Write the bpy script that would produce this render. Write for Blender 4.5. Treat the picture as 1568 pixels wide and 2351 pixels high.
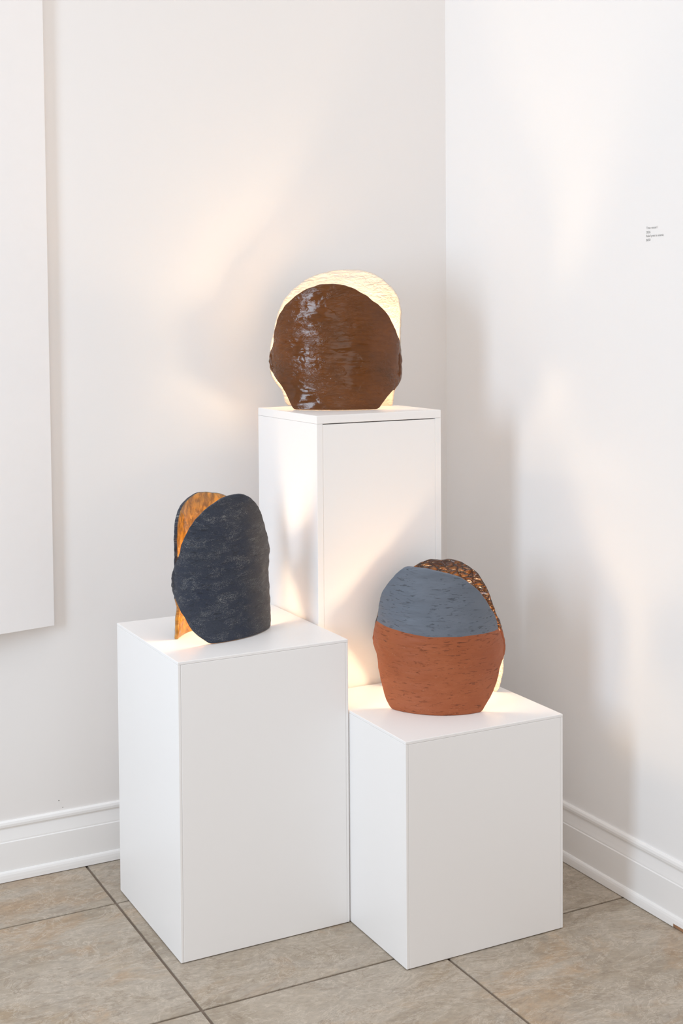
import bpy, bmesh, math, random
from mathutils import Vector, Matrix, noise

random.seed(7)
scene = bpy.context.scene
for o in list(bpy.data.objects):
    bpy.data.objects.remove(o, do_unlink=True)
COL = scene.collection
PI = math.pi

# ------------------------------------------------------------------ camera
F_PX, CY_PX = 3031.83, 836.0
YAW, PITCH, ROLL = 0.48302, 0.03820, -0.00680        # to the right, down, roll
fwd = Vector((math.sin(YAW) * math.cos(PITCH), math.cos(YAW) * math.cos(PITCH), -math.sin(PITCH)))
rgt0 = Vector((math.cos(YAW), -math.sin(YAW), 0))
up0 = rgt0.cross(fwd)
rgt = rgt0 * math.cos(ROLL) + up0 * math.sin(ROLL)
upv = up0 * math.cos(ROLL) - rgt0 * math.sin(ROLL)
cd = bpy.data.cameras.new('camera')
cd.sensor_fit = 'VERTICAL'
cd.sensor_height = 36.0
cd.lens = F_PX * 36.0 / 2351.0
cd.shift_y = -(2351 / 2 - CY_PX) / 2351.0
cd.clip_start = 0.05
cam = bpy.data.objects.new('camera', cd)
COL.objects.link(cam)
cam.matrix_world = Matrix(((rgt.x, upv.x, -fwd.x, 0.0), (rgt.y, upv.y, -fwd.y, 0.0),
                           (rgt.z, upv.z, -fwd.z, 1.29485), (0, 0, 0, 1)))
scene.camera = cam

# ------------------------------------------------------------------ light
world = bpy.data.worlds.new('gallery_ambience')
scene.world = world
world.use_nodes = True
bg = world.node_tree.nodes['Background']
bg.inputs[0].default_value = (1.0, 0.957, 0.930, 1)
bg.inputs[1].default_value = 0.62

def area_light(name, loc, target, sx, sy, power, color):
    d = bpy.data.lights.new(name, 'AREA')
    d.shape = 'RECTANGLE'; d.size = sx; d.size_y = sy
    d.energy = power; d.color = color
    o = bpy.data.objects.new(name, d); COL.objects.link(o)
    o.location = loc
    o.rotation_euler = (Vector(target) - Vector(loc)).to_track_quat('-Z', 'Y').to_euler()
    return o
area_light('window_daylight', (-1.05, 1.78, 1.38), (1.5, 2.5, 0.95), 0.55, 1.25, 27.0, (0.68, 0.84, 1.0))
area_light('overhead_fill_light', (0.75, 1.95, 4.6), (0.75, 1.95001, 0.0), 2.4, 2.4, 33.0, (1.0, 0.955, 0.925))  # unseen overhead fill, added to lift the tops and corner shadow
area_light('front_fill_light', (-0.6, -1.25, 1.0), (1.7, 2.4, 0.6), 2.4, 1.7, 15.0, (1.0, 0.965, 0.945))  # soft fill added behind the camera to brighten fronts and low walls
scene.cycles.max_bounces = 11
scene.cycles.glossy_bounces = 3
scene.cycles.diffuse_bounces = 10        # white room: let the light bounce

vs = scene.view_settings
vs.view_transform = 'Standard'
vs.look = 'None'
vs.exposure = 0.0
vs.gamma = 1.0
vs.use_curve_mapping = False
BULB_BROWN, BULB_NAVY, BULB_CLAY = 165.0, 60.0, 58.0

# ------------------------------------------------------------------ helpers
def link(name, mesh, mats, parent=None):
    o = bpy.data.objects.new(name, mesh)
    for m in (mats if isinstance(mats, (list, tuple)) else [mats]):
        if m.name not in [x.name for x in mesh.materials]:
            mesh.materials.append(m)
    COL.objects.link(o)
    if parent is not None:
        o.parent = parent
    return o

def empty(name, loc, rz=0.0):
    o = bpy.data.objects.new(name, None)
    o.empty_display_size = 0.05
    COL.objects.link(o)
    o.location = loc; o.rotation_euler = (0, 0, rz)
    return o

def tag(o, label=None, cat=None, kind=None, group=None):
    if label: o['label'] = label
    if cat: o['category'] = cat
    if kind: o['kind'] = kind
    if group: o['group'] = group
    return o

def box_mesh(name, lo, hi, bevel=0.0, seg=2):
    bm = bmesh.new()
    bmesh.ops.create_cube(bm, size=1.0)
    lo, hi = Vector(lo), Vector(hi)
    for v in bm.verts:
        v.co = Vector([lo[i] + (v.co[i] + .5) * (hi[i] - lo[i]) for i in range(3)])
    if bevel > 0:
        bmesh.ops.bevel(bm, geom=list(bm.edges), offset=bevel, segments=seg, affect='EDGES', profile=0.5)
    me = bpy.data.meshes.new(name)
    bm.to_mesh(me); bm.free()
    return me

def prism(name, prof, p0, p1, dirn):
    """extrude profile [(d,z)] from p0 to p1 (xy); d grows along dirn (xy)"""
    bm = bmesh.new()
    rings = []
    for p in (p0, p1):
        rings.append([bm.verts.new((p[0] + dirn[0] * d, p[1] + dirn[1] * d, z)) for d, z in prof])
    n = len(prof)
    for i in range(n):
        bm.faces.new((rings[0][i], rings[0][(i + 1) % n], rings[1][(i + 1) % n], rings[1][i]))
    bm.faces.new(rings[0]); bm.faces.new(rings[1][::-1])
    bmesh.ops.recalc_face_normals(bm, faces=list(bm.faces))
    me = bpy.data.meshes.new(name)
    bm.to_mesh(me); bm.free()
    return me

def lathe_mesh(name, prof, seg=28):
    bm = bmesh.new()
    rings = []
    for r, z in prof:
        if r < 1e-6:
            rings.append([bm.verts.new((0, 0, z))])
        else:
            rings.append([bm.verts.new((r * math.cos(2 * PI * k / seg), r * math.sin(2 * PI * k / seg), z)) for k in range(seg)])
    for a, b in zip(rings[:-1], rings[1:]):
        for k in range(seg):
            k2 = (k + 1) % seg
            if len(a) == 1: bm.faces.new((a[0], b[k], b[k2]))
            elif len(b) == 1: bm.faces.new((a[k], a[k2], b[0]))
            else: bm.faces.new((a[k], a[k2], b[k2], b[k]))
    bmesh.ops.recalc_face_normals(bm, faces=list(bm.faces))
    for f in bm.faces: f.smooth = True
    me = bpy.data.meshes.new(name)
    bm.to_mesh(me); bm.free()
    return me

# ------------------------------------------------------------------ materials
class NT:
    def __init__(s, name):
        s.m = bpy.data.materials.new(name); s.m.use_nodes = True
        s.t = s.m.node_tree; s.p = s.t.nodes['Principled BSDF']
    def n(s, typ, **kw):
        nd = s.t.nodes.new(typ)
        for k, v in kw.items():
            if k.startswith('i_'):
                key = k[2:].replace('_', ' ')
                nd.inputs[int(key) if key.isdigit() else key].default_value = v
            else: setattr(nd, k, v)
        return nd
    def l(s, a, b): s.t.links.new(a, b)
    def coord(s, kind='Object', scale=(1, 1, 1), loc=(0, 0, 0)):
        tc = s.n('ShaderNodeTexCoord'); mp = s.n('ShaderNodeMapping')
        mp.inputs['Scale'].default_value = scale; mp.inputs['Location'].default_value = loc
        s.l(tc.outputs[kind], mp.inputs[0]); return mp.outputs[0]
    def noise(s, co, scale, detail=4.0, rough=0.55, dist=0.0):
        nd = s.n('ShaderNodeTexNoise'); s.l(co, nd.inputs['Vector'])
        nd.inputs['Scale'].default_value = scale; nd.inputs['Detail'].default_value = detail
        nd.inputs['Roughness'].default_value = rough; nd.inputs['Distortion'].default_value = dist
        return nd.outputs['Fac']
    def ramp(s, fac, stops, interp='LINEAR'):
        r = s.n('ShaderNodeValToRGB'); r.color_ramp.interpolation = interp
        e = r.color_ramp.elements
        while len(e) < len(stops): e.new(0.5)
        for el, (p, c) in zip(e, stops):
            el.position = p; el.color = (c[0], c[1], c[2], 1) if len(c) == 3 else c
        s.l(fac, r.inputs[0]); return r.outputs[0]
    def mix(s, fac, a, b, blend='MIX'):
        nd = s.n('ShaderNodeMix', data_type='RGBA', blend_type=blend)
        for sock, v in ((nd.inputs[0], fac), (nd.inputs[6], a), (nd.inputs[7], b)):
            if isinstance(v, (int, float)): sock.default_value = v
            elif isinstance(v, tuple): sock.default_value = (v[0], v[1], v[2], 1)
            else: s.l(v, sock)
        return nd.outputs[2]
    def math(s, op, a, b=None, c=None):
        nd = s.n('ShaderNodeMath', operation=op)
        for i, v in enumerate((a, b, c)):
            if v is None: continue
            if isinstance(v, (int, float)): nd.inputs[i].default_value = v
            else: s.l(v, nd.inputs[i])
        return nd.outputs[0]
    def bump(s, h, strength=0.3, dist=0.002, prev=None):
        b = s.n('ShaderNodeBump'); b.inputs['Strength'].default_value = strength
        b.inputs['Distance'].default_value = dist; s.l(h, b.inputs['Height'])
        if prev: s.l(prev, b.inputs['Normal'])
        return b.outputs[0]
    def set(s, **kw):
        for k, v in kw.items():
            key = k.replace('_', ' ')
            sock = s.p.inputs[key]
            if isinstance(v, (int, float)): sock.default_value = v
            elif isinstance(v, tuple): sock.default_value = (v[0], v[1], v[2], 1)
            else: s.l(v, sock)
        return s.m

def wall_mat(name, col):
    t = NT(name); co = t.coord('Object')
    n2 = t.noise(co, 1.3, 1)
    c = t.ramp(n2, [(0.3, tuple(x * .99 for x in col)), (0.7, col)])
    return t.set(Base_Color=c, Roughness=0.55)
M_WALL = wall_mat('white_wall_paint', (0.925, 0.915, 0.91))
M_WALL_SHADED = wall_mat('shaded_wall_paint', (0.872, 0.845, 0.827))  # same wall paint with the left wall's dimmer, warmer light in its colour
M_TRIM = wall_mat('white_trim_paint', (0.93, 0.92, 0.912)); M_TRIM.node_tree.nodes['Principled BSDF'].inputs['Roughness'].default_value = 0.3

def ped_mat():
    t = NT('white_satin_laminate'); co = t.coord('Object')
    n = t.noise(co, 2.0, 1)
    c = t.ramp(n, [(0.3, (0.92, 0.907, 0.901)), (0.7, (0.93, 0.92, 0.914))])
    return t.set(Base_Color=c, Roughness=0.38)
M_PED = ped_mat()
def flat_mat(name, col, rough=0.7):
    t = NT(name); co = t.coord('Object'); n = t.noise(co, 30, 3)
    c = t.ramp(n, [(0.3, tuple(x * .85 for x in col)), (0.7, tuple(min(1, x * 1.1) for x in col))])
    return t.set(Base_Color=c, Roughness=rough)
M_PANEL = flat_mat('white_panel_paint', (0.84, 0.80, 0.79), 0.6)
M_PANEL.node_tree.nodes['Color Ramp'].color_ramp.elements[0].color = (0.90, 0.875, 0.865, 1)
M_PANEL.node_tree.nodes['Color Ramp'].color_ramp.elements[1].color = (0.91, 0.885, 0.875, 1)
M_WOOD = flat_mat('bare_pine', (0.36, 0.19, 0.10), 0.7)
M_DARK = flat_mat('dark_speck', (0.03, 0.025, 0.02), 0.8)
M_INK = flat_mat('grey_lettering', (0.27, 0.26, 0.255), 0.6)
M_GROUT = flat_mat('taupe_grout', (0.20, 0.155, 0.12), 0.9)

def tile_mat():
    t = NT('stone_look_tile')
    tc = t.n('ShaderNodeTexCoord'); oi = t.n('ShaderNodeObjectInfo')
    off = t.n('ShaderNodeVectorMath', operation='SCALE'); comb = t.n('ShaderNodeCombineXYZ')
    t.l(oi.outputs['Random'], comb.inputs[0]); t.l(oi.outputs['Random'], comb.inputs[1]); t.l(oi.outputs['Random'], comb.inputs[2])
    t.l(comb.outputs[0], off.inputs[0]); off.inputs['Scale'].default_value = 37.0
    add = t.n('ShaderNodeVectorMath', operation='ADD')
    t.l(tc.outputs['Object'], add.inputs[0]); t.l(off.outputs[0], add.inputs[1])
    mp = t.n('ShaderNodeMapping'); mp.inputs['Scale'].default_value = (1.0, 1.6, 1.0); mp.inputs['Rotation'].default_value = (0, 0, 0.35)
    t.l(add.outputs[0], mp.inputs[0]); co = mp.outputs[0]
    big = t.noise(co, 2.4, 8, 0.66, 1.4)
    c = t.ramp(big, [(0.30, (0.27, 0.21, 0.145)), (0.44, (0.39, 0.325, 0.25)), (0.56, (0.46, 0.395, 0.32)), (0.70, (0.38, 0.29, 0.195))])
    grey = t.noise(co, 4.2, 6, 0.65, 0.9)
    c = t.mix(t.ramp(grey, [(0.46, (0, 0, 0)), (0.64, (0.8, 0.8, 0.8))]), c, (0.405, 0.352, 0.292))
    rust = t.noise(co, 3.1, 7, 0.68, 0.7)
    c = t.mix(t.ramp(rust, [(0.53, (0, 0, 0)), (0.68, (0.75, 0.75, 0.75))]), c, (0.44, 0.29, 0.165))
    vein = t.noise(co, 7.0, 9, 0.72, 1.6)
    ridge = t.math('ABSOLUTE', t.math('SUBTRACT', vein, 0.5))
    c = t.mix(t.ramp(ridge, [(0.0, (0.55, 0.55, 0.55)), (0.022, (0, 0, 0))]), c, (0.62, 0.55, 0.46))
    vein2 = t.noise(co, 5.0, 8, 0.7, 1.8)
    ridge2 = t.math('ABSOLUTE', t.math('SUBTRACT', vein2, 0.46))
    c = t.mix(t.ramp(ridge2, [(0.0, (0.5, 0.5, 0.5)), (0.018, (0, 0, 0))]), c, (0.25, 0.185, 0.125))
    fine = t.noise(co, 60, 6, 0.75)
    c = t.mix(0.5, c, t.ramp(fine, [(0.3, (0.6, 0.6, 0.6)), (0.7, (1.3, 1.3, 1.3))]), 'MULTIPLY')
    b = t.bump(big, 0.45, 0.006); b = t.bump(vein, 0.35, 0.004, b); b = t.bump(fine, 0.15, 0.0012, b)
    r = t.ramp(grey, [(0.3, (0.42, 0.42, 0.42)), (0.7, (0.55, 0.55, 0.55))])
    return t.set(Base_Color=c, Roughness=r, Normal=b)
M_TILE = tile_mat()

# --- ceramic (UV = arc length and height in metres)
def bark(t, su=34, sv=150):
    co = t.coord('UV', (su, sv, 1)); co2 = t.coord('UV', (su * 2.2, sv * 1.6, 1), (3.1, 7.7, 0))
    a = t.noise(co, 1.0, 6, 0.62, 0.6); b = t.noise(co2, 1.0, 4, 0.6, 0.4)
    d = t.ramp(b, [(0.30, (0, 0, 0)), (0.44, (1, 1, 1))])
    return co, a, b, d

def brown_glaze():
    t = NT('brown_bark_glaze'); co, a, b, d = bark(t)
    big = t.noise(t.coord('UV', (9, 9, 1)), 1.0, 4, 0.6)
    c = t.ramp(big, [(0.3, (0.165, 0.047, 0.004)), (0.7, (0.095, 0.030, 0.004))])
    c = t.mix(0.45, c, t.ramp(a, [(0.3, (0.6, 0.6, 0.6)), (0.65, (1.15, 1.15, 1.15))]), 'MULTIPLY')
    mask = t.ramp(t.noise(t.coord('UV', (12, 12, 1), (5, 2, 0)), 1.0, 3), [(0.42, (0.06, 0.06, 0.06)), (0.62, (1, 1, 1))])
    lump = t.noise(t.coord('UV', (75, 150, 1), (2, 5, 0)), 1.0, 4, 0.55, 0.8)
    h = t.math('MULTIPLY', lump, mask)
    nrm = t.bump(h, 0.55, 0.008)
    nrm = t.bump(t.noise(t.coord('UV', (22, 30, 1), (8, 1, 0)), 1, 2), 0.25, 0.006, nrm)
    nrm = t.bump(t.noise(t.coord('UV', (500, 600, 1)), 1, 2), 0.05, 0.0006, nrm)
    return t.set(Base_Color=c, Roughness=0.12, Normal=nrm, Specular_IOR_Level=0.4)

def cream_glaze(name='cream_glaze'):
    t = NT(name); co, a, b, d = bark(t, 26, 110)
    c = t.ramp(a, [(0.3, (0.68, 0.59, 0.49)), (0.65, (0.76, 0.685, 0.60))])
    lum = t.noise(t.coord('UV', (55, 130, 1), (4, 4, 0)), 1.0, 3, 0.5, 0.6)
    return t.set(Base_Color=c, Roughness=0.25, Normal=t.bump(lum, 0.7, 0.009, t.bump(a, 0.5, 0.004)))

def navy_slip():
    t = NT('navy_crackled_slip'); co, a, b, d = bark(t, 26, 120)
    big = t.noise(t.coord('UV', (11, 14, 1)), 1.0, 4, 0.6)
    c = t.ramp(big, [(0.3, (0.018, 0.027, 0.055)), (0.7, (0.038, 0.046, 0.068))])
    tc = t.n('ShaderNodeTexCoord'); sep = t.n('ShaderNodeSeparateXYZ'); t.l(tc.outputs['UV'], sep.inputs[0])
    fade = t.math('ADD', sep.outputs[0], t.math('MULTIPLY', t.math('SUBTRACT', big, 0.5), 0.10))
    fade = t.ramp(t.math('ADD', t.math('MULTIPLY', fade, 6.0), 0.5), [(0.45, (0, 0, 0)), (0.75, (0.75, 0.75, 0.75))])
    c = t.mix(fade, c, (0.085, 0.074, 0.068))  # warm glow off the tall pedestal, tinted into the right side
    pit = t.noise(t.coord('UV', (470, 560, 1)), 1.0, 3, 0.7, 1.2)
    patch = t.noise(t.coord('UV', (20, 44, 1), (1.3, 4.1, 0)), 1.0, 9, 0.78, 0.6)
    f = t.math('MULTIPLY', t.ramp(patch, [(0.48, (0.07, 0.07, 0.07)), (0.66, (1, 1, 1))]), t.ramp(pit, [(0.51, (0, 0, 0)), (0.58, (1, 1, 1))]))
    solid = t.ramp(patch, [(0.61, (0, 0, 0)), (0.68, (0.8, 0.8, 0.8))])
    c = t.mix(t.math('MAXIMUM', f, solid), c, (0.30, 0.305, 0.30))
    c = t.mix(t.ramp(d, [(0.0, (0.65, 0.65, 0.65)), (1.0, (0, 0, 0))]), c, (0.010, 0.012, 0.018))
    nrm = t.bump(a, 0.55, 0.005); nrm = t.bump(patch, 0.5, 0.006, nrm); nrm = t.bump(pit, 0.7, 0.0025, nrm)
    return t.set(Base_Color=c, Roughness=0.5, Normal=nrm, Specular_IOR_Level=0.4)

def amber_glaze(name, c0, c1, strength, su, sv, low=None):
    t = NT(name); co, a, b, d = bark(t, su, sv)
    c = t.ramp(a, [(0.34, c0), (0.47, c1), (0.62, tuple(min(1, x * 1.9) for x in c1))])
    if low:                                   # pale near the base: bulb glow put into the colour
        tc = t.n('ShaderNodeTexCoord'); sep = t.n('ShaderNodeSeparateXYZ'); t.l(tc.outputs['UV'], sep.inputs[0])
        e = t.math('ADD', sep.outputs[1], t.math('MULTIPLY', t.math('SUBTRACT', a, 0.5), 0.03))
        c = t.mix(t.math('LESS_THAN', e, low), c, (0.82, 0.74, 0.62))
    nrm = t.bump(a, strength, 0.008)
    return t.set(Base_Color=c, Roughness=0.12, Normal=nrm, Coat_Weight=0.6, Coat_Roughness=0.05)

def crackle_glaze(name, low):
    t = NT(name); co = t.coord('UV', (62, 125, 1))
    wob = t.n('ShaderNodeTexNoise', noise_dimensions='3D'); t.l(co, wob.inputs['Vector']); wob.inputs['Scale'].default_value = 0.9; wob.inputs['Detail'].default_value = 4
    w = t.n('ShaderNodeVectorMath', operation='MULTIPLY_ADD'); t.l(wob.outputs['Color'], w.inputs[0]); w.inputs[1].default_value = (1.3, 1.3, 0); t.l(co, w.inputs[2])
    vo = t.n('ShaderNodeTexVoronoi', feature='DISTANCE_TO_EDGE'); t.l(w.outputs[0], vo.inputs['Vector']); vo.inputs['Scale'].default_value = 1.0
    vd = vo.outputs['Distance']; n = t.noise(co, 0.45, 4)
    c = t.ramp(vd, [(0.03, (0.008, 0.003, 0.001)), (0.14, (0.13, 0.038, 0.006)), (0.40, (0.33, 0.13, 0.02))])
    c = t.mix(t.ramp(n, [(0.42, (0, 0, 0)), (0.62, (0.8, 0.8, 0.8))]), c, (0.055, 0.018, 0.006))
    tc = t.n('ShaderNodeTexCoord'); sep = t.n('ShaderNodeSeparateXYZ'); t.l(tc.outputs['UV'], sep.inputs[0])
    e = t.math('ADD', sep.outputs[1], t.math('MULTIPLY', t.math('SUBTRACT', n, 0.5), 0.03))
    c = t.mix(t.math('LESS_THAN', e, low), c, (0.85, 0.78, 0.68))  # the bulb's white glare on the lower inside, painted as pale colour
    nrm = t.bump(t.ramp(vd, [(0.0, (0, 0, 0)), (0.35, (1, 1, 1))]), 0.9, 0.003); nrm = t.bump(n, 0.5, 0.006, nrm)
    return t.set(Base_Color=c, Roughness=0.13, Normal=nrm, Coat_Weight=0.5, Coat_Roughness=0.05)

def banded_clay():
    t = NT('terracotta_with_slate_band'); co, a, b, d = bark(t, 20, 120)
    g = t.noise(t.coord('UV', (48, 260, 1), (3.1, 7.7, 0)), 1.0, 6, 0.66, 0.9)
    d = t.ramp(g, [(0.26, (0, 0, 0)), (0.41, (1, 1, 1))])
    tc = t.n('ShaderNodeTexCoord'); sep = t.n('ShaderNodeSeparateXYZ'); t.l(tc.outputs['UV'], sep.inputs[0])
    mr = t.n('ShaderNodeMapRange'); t.l(sep.outputs[0], mr.inputs['Value'])
    for k, v in (('From Min', -0.165), ('From Max', -0.02), ('To Min', 0.1765), ('To Max', 0.1650)): mr.inputs[k].default_value = v
    wob = t.math('MULTIPLY', t.math('SUBTRACT', t.noise(t.coord('UV', (18, 18, 1)), 1, 3), 0.5), 0.004)
    edge = t.math('ADD', mr.outputs[0], wob)
    band = t.math('GREATER_THAN', sep.outputs[1], edge)
    big = t.noise(t.coord('UV', (10, 14, 1)), 1.0, 4)
    terra = t.ramp(big, [(0.3, (0.33, 0.080, 0.022)), (0.7, (0.39, 0.110, 0.038))])
    slate = t.ramp(big, [(0.3, (0.125, 0.150, 0.190)), (0.7, (0.155, 0.178, 0.22))])
    speck = t.ramp(t.noise(t.coord('UV', (380, 380, 1)), 1.0, 2), [(0.70, (0, 0, 0)), (0.75, (0.7, 0.7, 0.7))])
    terra = t.mix(speck, terra, (0.55, 0.38, 0.26))
    c = t.mix(band, terra, slate)
    mask = t.noise(t.coord('UV', (15, 22, 1), (2, 9, 0)), 1.0, 3)
    mk = t.ramp(mask, [(0.38, (0, 0, 0)), (0.54, (1, 1, 1))])
    h = t.math('MULTIPLY', t.math('SUBTRACT', 1.0, d), mk)
    c = t.mix(t.math('MULTIPLY', h, 0.22), c, (0.05, 0.03, 0.025))
    nrm = t.bump(t.math('SUBTRACT', 1.0, h), 0.75, 0.0042)
    nrm = t.bump(t.noise(t.coord('UV', (500, 500, 1)), 1, 3), 0.18, 0.0006, nrm)
    nrm = t.bump(a, 0.3, 0.003, nrm)
    return t.set(Base_Color=c, Roughness=0.6, Normal=nrm)

M_BROWN = brown_glaze(); M_CREAM = cream_glaze(); M_CREAM2 = cream_glaze('pale_outer_glaze')
M_NAVY = navy_slip()
M_AMBER = amber_glaze('amber_inner_glaze', (0.19, 0.085, 0.011), (0.31, 0.150, 0.020), 0.9, 85, 45)
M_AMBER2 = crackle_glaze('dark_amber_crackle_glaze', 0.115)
M_CLAY = banded_clay()
M_BRASS = flat_mat('brass_socket', (0.45, 0.32, 0.15), 0.4)
def bulb_mat(strength):
    t = NT('warm_bulb_glass')
    return t.set(Base_Color=(1.0, 0.9, 0.75), Emission_Color=(1.0, 0.73, 0.45), Emission_Strength=strength)


# ------------------------------------------------------------------ setting
WX, WY, WH = 1.8945, 3.006, 3.8          # inner faces of right and left wall
X0, Y0 = -2.3, -1.3
T0X, T0Y, TS, GR = 0.8832, 2.7698, 0.5087, 0.0058

floor = link('floor', box_mesh('floor', (X0, Y0, -0.06), (WX + .1, WY + .1, -0.0035)), M_GROUT)
tag(floor, 'floor of square beige stone-look tiles with dark grout', None, 'structure')
ti, i0, i1, j0, j1 = {}, -7, 2, -8, 1
for i in range(i0, i1 + 1):
    for j in range(j0, j1 + 1):
        xa, xb = max(X0, T0X + i * TS + GR / 2), min(WX - .001, T0X + (i + 1) * TS - GR / 2)
        ya, yb = max(Y0, T0Y + j * TS + GR / 2), min(WY - .001, T0Y + (j + 1) * TS - GR / 2)
        if xb - xa < .02 or yb - ya < .02: continue
        key = (round(xb - xa, 4), round(yb - ya, 4))
        if key not in ti:
            ti[key] = box_mesh('floor_tile', (-key[0] / 2, -key[1] / 2, -0.008), (key[0] / 2, key[1] / 2, 0.0), 0.0012, 1)
        o = link('floor_tile', ti[key], M_TILE, floor)
        o.location = ((xa + xb) / 2, (ya + yb) / 2, -0.0002 * random.random())

wl = link('wall_left', box_mesh('wall_left', (X0, WY, -0.05), (WX + .1, WY + .1, WH)), M_WALL_SHADED)
tag(wl, 'plain white painted wall behind the tall pedestal', None, 'structure')
wr = link('wall_right', box_mesh('wall_right', (WX, 0.4, -0.05), (WX + .1, WY, WH)), M_WALL)
tag(wr, 'plain white painted wall on the right with a printed label', None, 'structure')
for (x, z, r) in ((0.823, 0.163, 0.0010), (0.832, 0.145, 0.0007)):
    me = lathe_mesh('nail_hole', [(0, 0), (r, 0), (r, .0006), (0, .0006)], 10)
    o = link('nail_hole', me, M_DARK, wl); o.location = (x, WY, z); o.rotation_euler = (PI / 2, 0, 0)

BASE = [(0, .138), (.003, .138), (.0058, .1352), (.0072, .130), (.0066, .1245), (.0040, .1208), (.0036, .1185),
        (.0046, .112), (.0062, .102), (.0076, .0945), (.0076, .0915), (.0092, .0895), (.0092, 0), (0, 0)]
SHOE = [(.0092, .024), (.0112, .0235), (.0134, .0210), (.0150, .0165), (.0158, .010), (.0160, .0014), (.0092, .0014)]
bl = link('baseboard_left', prism('baseboard', BASE, (X0, WY), (WX - .002, WY), (0, -1)), M_TRIM)
tag(bl, 'white moulded baseboard along the left wall', None, 'structure')
link('shoe_moulding', prism('shoe', SHOE, (X0, WY), (WX - .0165, WY), (0, -1)), M_TRIM, bl)
br = link('baseboard_right', prism('baseboard', BASE, (WX, 2.030), (WX, WY - .0002), (-1, 0)), M_TRIM)
tag(br, 'white moulded baseboard along the right wall', None, 'structure')
link('shoe_moulding', prism('shoe', SHOE, (WX, 2.098), (WX, WY - .0002), (-1, 0)), M_TRIM, br)
SHOE_UP = [(d, max(z, .0085)) for d, z in SHOE]
link('shoe_moulding', prism('shoe', SHOE_UP, (WX, 2.064), (WX, 2.098), (-1, 0)), M_TRIM, br)
o = link('exposed_wood', prism('exposed_wood', [(.0095, .0085), (.0150, .0085), (.0150, .0012), (.0095, .0012)], (WX, 2.064), (WX, 2.098), (-1, 0)), M_WOOD, br)
o['label'] = 'chipped end showing bare brown wood'

# ------------------------------------------------------------------ hanging panel at the left
pz = 0.581
ax, ay = 0.8125, 2.981
ang = math.atan2(0.0223, 0.1307)
panel = tag(empty('hanging_panel', (ax, ay, pz), ang), 'plain white hanging board cut off by the left edge of the picture', 'panel')
panel.rotation_euler = (0, -0.0042, ang)
link('board', box_mesh('board', (-1.1, 0, 0), (0, .018, 2.3), 0.001, 1), M_PANEL, panel)
link('batten', box_mesh('batten', (-.06, .018, 1.2), (-.03, .026, 1.9)), M_PANEL, panel)

# ------------------------------------------------------------------ pedestals
def pedestal(label, x, y, rz, w, d, h, t, cap, gap, fin=0.0):
    p = tag(empty('display_pedestal', (x, y, 0), rz), label, 'pedestal')
    p['group'] = 'white box pedestals in the corner'
    bv = 0.0009
    b0 = 0.0016
    link('top_panel', box_mesh('top_panel', (0, 0, h - cap), (w, d, h), bv), M_PED, p)
    link('side_panel', box_mesh('side_panel', (0, 0, b0), (t, d, h - cap - .0003), bv), M_PED, p)
    link('side_panel', box_mesh('side_panel', (w - t, 0, b0), (w, d, h - cap - .0003), bv), M_PED, p)
    link('front_panel', box_mesh('front_panel', (t + .0003, fin, b0), (w - t - .0003, fin + t, h - cap - gap), bv), M_PED, p)
    link('back_panel', box_mesh('back_panel', (t + .0003, d - t, b0), (w - t - .0003, d, h - cap - gap), bv), M_PED, p)
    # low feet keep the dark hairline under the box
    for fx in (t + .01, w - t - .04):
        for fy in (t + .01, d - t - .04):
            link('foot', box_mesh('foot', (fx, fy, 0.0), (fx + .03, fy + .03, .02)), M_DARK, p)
    return p
LX, LY, LW, LD, LH = 0.9110, 2.4426, 0.3809, 0.3832, 0.6081
RX, RY, RW, RD, RH = 1.2935, 2.2067, 0.3795, 0.3850, 0.4557
TX, TY, TW, TD, TH = 1.2985, 2.5952, 0.3240, 0.3073, 1.0703
pedestal('white box pedestal of medium height carrying the navy vessel lamp', LX, LY, 0.0, LW, LD, LH, 0.0058, 0.0060, 0.0003)
pedestal('low white box pedestal carrying the terracotta and slate vessel lamp', RX, RY, -0.0048, RW, RD, RH, 0.0058, 0.0060, 0.0003)
pedestal('tall white pedestal with overlaid top carrying the brown vessel lamp', TX, TY, 0.012, TW, TD, TH, 0.0150, 0.0182, 0.0022, 0.0006)

# ------------------------------------------------------------------ vessels
def outline_fn(pts, cen, ra):
    """polar radius (metres on the unrolled slab) around cen=(theta_deg, z)"""
    c = (math.radians(cen[0]) * ra, cen[1])
    pol = []
    for th, z in pts:
        dx, dz = math.radians(th) * ra - c[0], z - c[1]
        pol.append((math.atan2(dz, dx) % (2 * PI), dx, dz))
    pol.sort()
    n = len(pol)
    def f(al):
        al %= 2 * PI
        for k in range(n):
            a0, x0, z0 = pol[k]; a1, x1, z1 = pol[(k + 1) % n]
            if k == n - 1: a1 += 2 * PI
            aa = al + 2 * PI if (k == n - 1 and al < a0) else al
            if a0 <= aa <= a1:
                # ray / segment intersection keeps the straight base straight
                dx, dz = math.cos(al), math.sin(al)
                ex, ez = x1 - x0, z1 - z0
                den = dx * ez - dz * ex
                if abs(den) < 1e-9: return math.hypot(x0, z0)
                return (x0 * ez - z0 * ex) / den
        return math.hypot(pol[0][1], pol[0][2])
    return c, f

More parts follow.
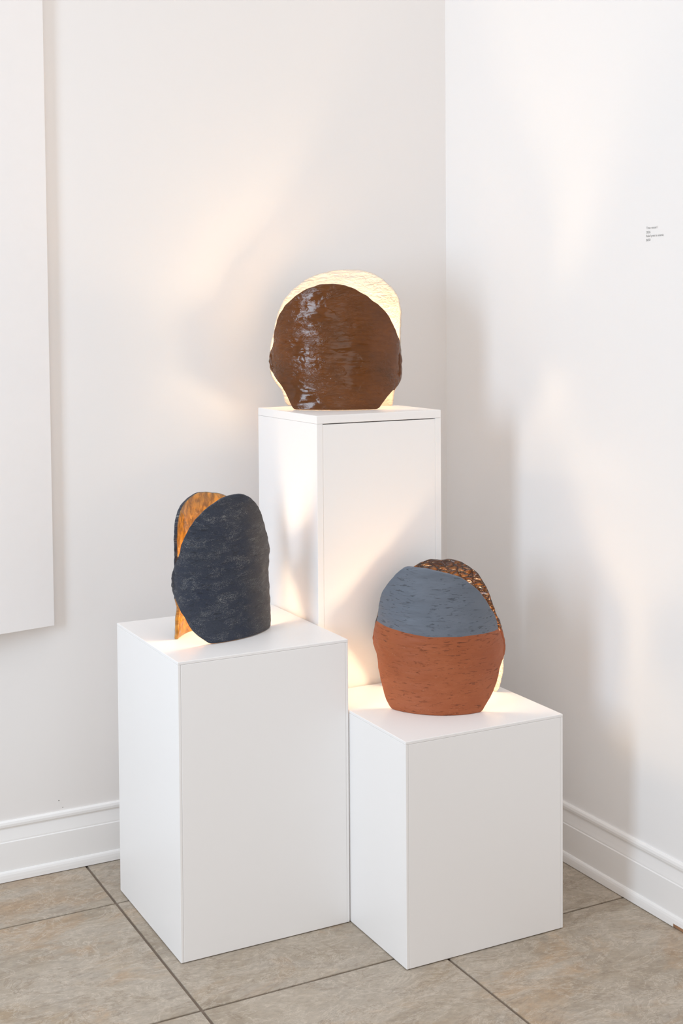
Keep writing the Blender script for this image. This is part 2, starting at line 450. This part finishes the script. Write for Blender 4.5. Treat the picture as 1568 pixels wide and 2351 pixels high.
def shell(name, parent, pts, cen, a, b, side, thick, mats, seed, relief=1.0, M=260, K=52, dents=(), rimlow=0.0, taper=1.0):
    """curved slab; local frame x = along the front, y = away from the viewer side (front is -y)"""
    ra = (a + b) / 2
    c, f = outline_fn(pts, cen, ra)
    rad = [f(2 * PI * k / M) for k in range(M)]
    # soften the traced outline, keep the base line flat
    for _ in range(2):
        rad = [(rad[k - 1] + 2 * rad[k] + rad[(k + 1) % M]) / 4 for k in range(M)]
    for k in range(M):
        al = 2 * PI * k / M
        if math.sin(al) > -0.15:
            rad[k] += 0.0011 * relief * noise.noise(Vector((math.cos(al) * 9 + seed, math.sin(al) * 9, seed)))
        if math.sin(al) < 0:
            rad[k] = min(rad[k], c[1] / -math.sin(al))
    def pos(s, z, off):
        th = s / ra
        r = 0.0016 * noise.noise(Vector((s * 16 + seed, z * 55, seed * 1.7)))
        r += 0.0009 * noise.noise(Vector((s * 40, z * 140 + seed, seed)))
        r += 0.0030 * noise.noise(Vector((s * 7 + seed * 2, z * 9, seed)))
        r *= relief
        for (ds, dz, rs, rz, amp) in dents:
            r += amp * math.exp(-((s - ds) / rs) ** 2 - ((z - dz) / rz) ** 2)
        A, B = a + off + r, b + off + r
        return (A * math.sin(th), side * -B * math.cos(th), max(z, 0.0))
    verts, uvs, faces, mi = [], [], [], []
    def ring(fr, off, grow=0.0):
        idx = []
        for k in range(M):
            al = 2 * PI * k / M
            R = rad[k] * fr + grow
            s, z = c[0] + R * math.cos(al), c[1] + R * math.sin(al)
            z = max(z, 0.0)
            idx.append(len(verts)); verts.append(pos(s, z, off)); uvs.append((s, z))
        return idx
    def quads(r0, r1, m):
        for k in range(M):
            k2 = (k + 1) % M
            faces.append((r0[k], r0[k2], r1[k2], r1[k])); mi.append(m)
    def centre(off):
        verts.append(pos(c[0], c[1], off)); uvs.append(c); return len(verts) - 1
    fr = [((k + 1) / K) ** 0.85 for k in range(K)]
    fr[-1] = 0.992
    o0 = centre(0); rs = [ring(x, 0.0) for x in fr]
    for k in range(M): faces.append((o0, rs[0][(k + 1) % M], rs[0][k])); mi.append(0)
    for r0, r1 in zip(rs[:-1], rs[1:]): quads(r0, r1, 0)
    te = thick * taper
    e = ring(1.0, -te * .22); quads(rs[-1], e, 0)
    e2 = ring(1.0, -te * .5, 0.0006); quads(e, e2, 0)
    e3 = ring(1.0, -te * .8); quads(e2, e3, 0)
    ins = [ring(x, -(te + (thick - te) * min(1.0, (1 - x) * 6))) for x in fr[::-1]]
    quads(e3, ins[0], 1)
    for r0, r1 in zip(ins[:-1], ins[1:]): quads(r0, r1, 1)
    i0 = centre(-thick)
    for k in range(M): faces.append((i0, ins[-1][k], ins[-1][(k + 1) % M])); mi.append(1)
    if rimlow:
        for q, fc in enumerate(faces):
            if mi[q] == 0 and e[0] <= min(fc[2:]) and uvs[fc[2]][1] < rimlow: mi[q] = 1
    me = bpy.data.meshes.new(name)
    me.from_pydata(verts, [], faces)
    for m in mats: me.materials.append(m)
    uv = me.uv_layers.new(name='UVMap')
    for l in me.loops: uv.data[l.index].uv = uvs[l.vertex_index]
    me.polygons.foreach_set('material_index', mi)
    me.polygons.foreach_set('use_smooth', [True] * len(faces))
    bm = bmesh.new(); bm.from_mesh(me); bmesh.ops.recalc_face_normals(bm, faces=list(bm.faces)); bm.to_mesh(me); bm.free()
    o = bpy.data.objects.new(name, me); COL.objects.link(o); o.parent = parent
    return o

def seam(parent, path, y, r, mat, seed, flat=(1.0, 1.0)):
    """lumpy strip of clay that joins the two slabs at the side"""
    n, seg = 34, 14
    verts, uvs, faces = [], [], []
    for i in range(n + 1):
        t = i / n; z = path[0][0] + (path[-1][0] - path[0][0]) * t
        x = path[-1][1]
        for (za, xa), (zb, xb) in zip(path[:-1], path[1:]):
            if za <= z <= zb: x = xa + (xb - xa) * (z - za) / (zb - za); break
        env = math.sin(PI * min(max(t, .03), .97)) ** 0.45
        for k in range(seg):
            al = 2 * PI * k / seg
            rr = r * env * (1 + 0.35 * noise.noise(Vector((math.cos(al) * 1.2, t * 9 + seed, seed + math.sin(al)))))
            verts.append((x + rr * flat[0] * math.cos(al), y + rr * flat[1] * math.sin(al), z))
            uvs.append((al * r, z))
    for i in range(n):
        for k in range(seg):
            k2 = (k + 1) % seg
            faces.append((i * seg + k, i * seg + k2, (i + 1) * seg + k2, (i + 1) * seg + k))
    faces.append(tuple(range(seg))[::-1]); faces.append(tuple(n * seg + k for k in range(seg)))
    me = bpy.data.meshes.new('seam'); me.from_pydata(verts, [], faces); me.materials.append(mat)
    uv = me.uv_layers.new(name='UVMap')
    for l in me.loops: uv.data[l.index].uv = uvs[l.vertex_index]
    me.polygons.foreach_set('use_smooth', [True] * len(faces))
    o = bpy.data.objects.new('seam', me); COL.objects.link(o); o.parent = parent
    return o

def lamp_insert(parent, loc, h, strength, cup=0.0):
    s = link('lamp_socket', lathe_mesh('lamp_socket', [(0, 0), (.030, 0), (.030, .006), (.016, .012), (.016, h - .030), (.0135, h - .028), (.0135, h - .022), (0, h - .022)]), M_BRASS, parent)
    s.location = (loc[0], loc[1], 0.0005)
    R = .024
    prof = [(0, -.034), (.011, -.034), (.013, -.028)]
    for k in range(1, 12):
        a = -PI / 2 + .75 + (PI - .75) * k / 12
        prof.append((R * math.cos(a), R * math.sin(a)))
    prof.append((0, R))
    b = link('light_bulb', lathe_mesh('light_bulb', prof, 20), bulb_mat(strength), s)
    b.location = (0, 0, h + .012)
    if cup:                                   # unseen shield added to block the bulb's low rays
        link('light_shield', lathe_mesh('light_shield', [(.0135, h - .026), (.029, h - .020), (.031, h + cup), (.0325, h + cup), (.0305, h - .022), (.0135, h - .028)]), M_BRASS, s)
    b['label'] = 'glowing warm light bulb'
    return b

def vessel(label, C, nang, z):
    """Empty whose local -y axis points along the front normal"""
    e = empty('vessel_lamp', (C[0], C[1], z), math.radians(nang) + PI / 2)
    tag(e, label, 'lamp'); e['group'] = 'two-shell ceramic vessel lamps'
    return e

# --- brown glazed vessel on the tall pedestal
v = vessel('glossy brown ceramic lamp with taller cream shell glowing behind, on the tallest pedestal', (1.457, 2.810), -121.41, TH)
FR = [(-37, 0), (-42, .024), (-52, .056), (-60, .070), (-68, .091), (-78, .113), (-79, .126), (-67, .139), (-64, .171), (-60, .196), (-54, .221),
      (-46, .243), (-35, .264), (-24, .279), (-12, .290), (-2, .293), (9, .290), (20, .281), (30, .266), (41, .247), (51, .229), (60, .204),
      (71, .172), (84, .143), (90, .117), (90, .095), (82, .066), (70, .051), (60, .041), (50, .021), (42, 0)]
RE = [(-52, 0), (-55, .012), (-60, .042), (-74, .064), (-90, .092), (-92, .135), (-74, .182), (-67, .221), (-56, .257), (-42, .286), (-30, .307),
      (-17, .322), (-5, .330), (7, .333), (21, .331), (33, .324), (45, .308), (61, .285), (75, .260), (86, .232), (91, .206), (93, .181), (93, .140),
      (92, .10), (80, .070), (64, .038), (60, 0)]
s = shell('front_shell', v, FR, (3, .135), .1585, .110, 1, .0085, [M_BROWN, M_CREAM], 1.3)
s['label'] = 'glossy brown front shell with bark relief'; s.location.z = .0012
s = shell('back_shell', v, RE, (3, .150), .1585, .090, -1, .0085, [M_CREAM2, M_CREAM], 4.1, taper=0.5)
s['label'] = 'taller cream back shell lit from inside'
seam(v, [(.050, -.121), (.070, -.134), (.090, -.144), (.112, -.1495), (.130, -.1495), (.146, -.146)], -.026, .0080, M_BROWN, 2.2, (1, 1.6))
seam(v, [(.042, .140), (.060, .149), (.090, .1525), (.120, .1525), (.150, .150)], -.020, .0075, M_BROWN, 5.2, (1, 1.6))
lamp_insert(v, (0, .008), .066, BULB_BROWN, .010)

# --- navy vessel on the middle pedestal
v = vessel('dark navy crackled ceramic lamp with amber inside, on the medium pedestal', (1.084, 2.625), -67.44, LH)
FR = [(-116, .150), (-102, .165), (-94, .182), (-83, .217), (-74, .239), (-63, .262), (-52, .278), (-42, .290), (-31, .301), (-23, .305), (-16, .307),
      (-7, .307), (0, .304), (7, .297), (14, .286), (20, .273), (30, .245), (40, .209), (54, .174), (76, .162), (97, .150), (106, .125), (101, .098), (82, .075), (66, .04), (59, 0),
      (-46, 0), (-61, .018), (-71, .033), (-81, .055), (-93, .075), (-102, .088), (-113, .104), (-118, .125)]
RE = [(-62, 0), (-62, .008), (-56, .030), (-48, .042), (-43, .060), (-52, .082), (-66, .105), (-68, .13), (-66, .16), (-64, .19), (-62, .22), (-53, .246), (-44, .262),
      (-31, .279), (-20, .290), (-8, .298), (0, .300), (9, .298), (15, .295), (25, .292), (33, .286), (39, .279), (52, .255), (66, .200), (73, .16), (76, .13), (72, .105),
      (58, .07), (48, .03), (44, 0)]
s = shell('front_shell', v, FR, (-22, .140), .126, .0727, 1, .0085, [M_NAVY, M_AMBER], 7.7, 1.0, dents=[(.075, .118, .028, .032, -.008)])
s['label'] = 'navy crackled front shell with grey speckle'; s.location.z = .0012
s = shell('back_shell', v, RE, (0, .150), .126, .0727, -1, .0085, [M_NAVY, M_AMBER], 9.4, rimlow=.085)
s['label'] = 'back shell with glossy amber inner glaze'
seam(v, [(.098, -.1150), (.152, -.1150)], .028, .0065, M_NAVY, 3.3)
seam(v, [(.098, .1200), (.152, .1200)], .014, .0065, M_NAVY, 6.3)
lamp_insert(v, (0, 0), .100, BULB_NAVY)

# --- terracotta and slate vessel on the low pedestal
v = vessel('terracotta ceramic lamp with slate blue upper half, on the lowest pedestal', (1.514, 2.438), -121.84, RH)
FR = [(-46, 0), (-49, .008), (-54, .022), (-60, .052), (-66, .079), (-69, .105), (-77, .116), (-86, .126), (-84, .146), (-77, .167), (-70, .180), (-69, .187), (-67, .206), (-63, .229),
      (-57, .250), (-47, .274), (-37, .296), (-30, .308), (-25, .310), (-19, .309), (-11, .308), (-1, .303), (10, .297), (19, .289), (27, .276), (36, .259), (44, .237), (51, .216),
      (59, .192), (65, .164), (72, .150), (81, .128), (82, .109), (77, .094), (70, .087), (66, .071), (61, .055), (54, .037), (47, .020), (39, 0)]
RE = [(-50, 0), (-56, .05), (-70, .095), (-86, .125), (-82, .150), (-66, .185), (-48, .232), (-24, .267), (-16, .277), (-9, .284), (-5, .284), (1, .282), (7, .284), (15, .285), (21, .281), (29, .272),
      (37, .260), (43, .246), (48, .226), (53, .207), (60, .183), (68, .165), (82, .140), (86, .120), (84, .095), (82, .069), (79, .045), (70, .012), (66, 0)]
s = shell('front_shell', v, FR, (-3, .135), .1425, .1395, 1, .0085, [M_CLAY, M_AMBER], 12.2, 0.9)
s['label'] = 'terracotta front shell with matte slate blue band across its upper half'
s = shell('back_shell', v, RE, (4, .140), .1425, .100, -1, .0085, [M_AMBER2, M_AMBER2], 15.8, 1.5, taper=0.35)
s['label'] = 'back shell with crackled dark amber glaze'
seam(v, [(.095, -.1325), (.125, -.1375), (.162, -.1360)], -.014, .0060, M_CLAY, 8.3)
seam(v, [(.078, .1320), (.105, .1375), (.130, .1375), (.154, .1340)], -.018, .0060, M_CLAY, 11.3)
lamp_insert(v, (0, -.012), .100, BULB_CLAY)

# ------------------------------------------------------------------ label on the right wall
lab = tag(empty('wall_label', (WX, 2.2045, 1.475)), 'four lines of small grey lettering on the right wall', 'label')
def text_line(txt, z, width):
    cu = bpy.data.curves.new('lettering', 'FONT'); cu.body = txt; cu.size = 0.0070; cu.extrude = 0.00008
    t = bpy.data.objects.new('lettering_source', cu); COL.objects.link(t)
    bpy.context.view_layer.update()
    me = bpy.data.meshes.new_from_object(t.evaluated_get(bpy.context.evaluated_depsgraph_get()))
    bpy.data.objects.remove(t, do_unlink=True)
    xs = [v.co.x for v in me.vertices]; k = width / (max(xs) - min(xs))
    for v in me.vertices:
        v.co = Vector((-v.co.z - 0.0002, -(v.co.x - min(xs)) * k, v.co.y))
    o = link('text_line', me, M_INK, lab)
    o.location = (0, 0, z)
    return o
text_line('Tree vessel 1', -0.0040, 0.0365)
text_line('2026', -0.0133, 0.0130)
text_line('Relief print in ceramic', -0.0212, 0.0545)
text_line('$650', -0.0297, 0.0130)
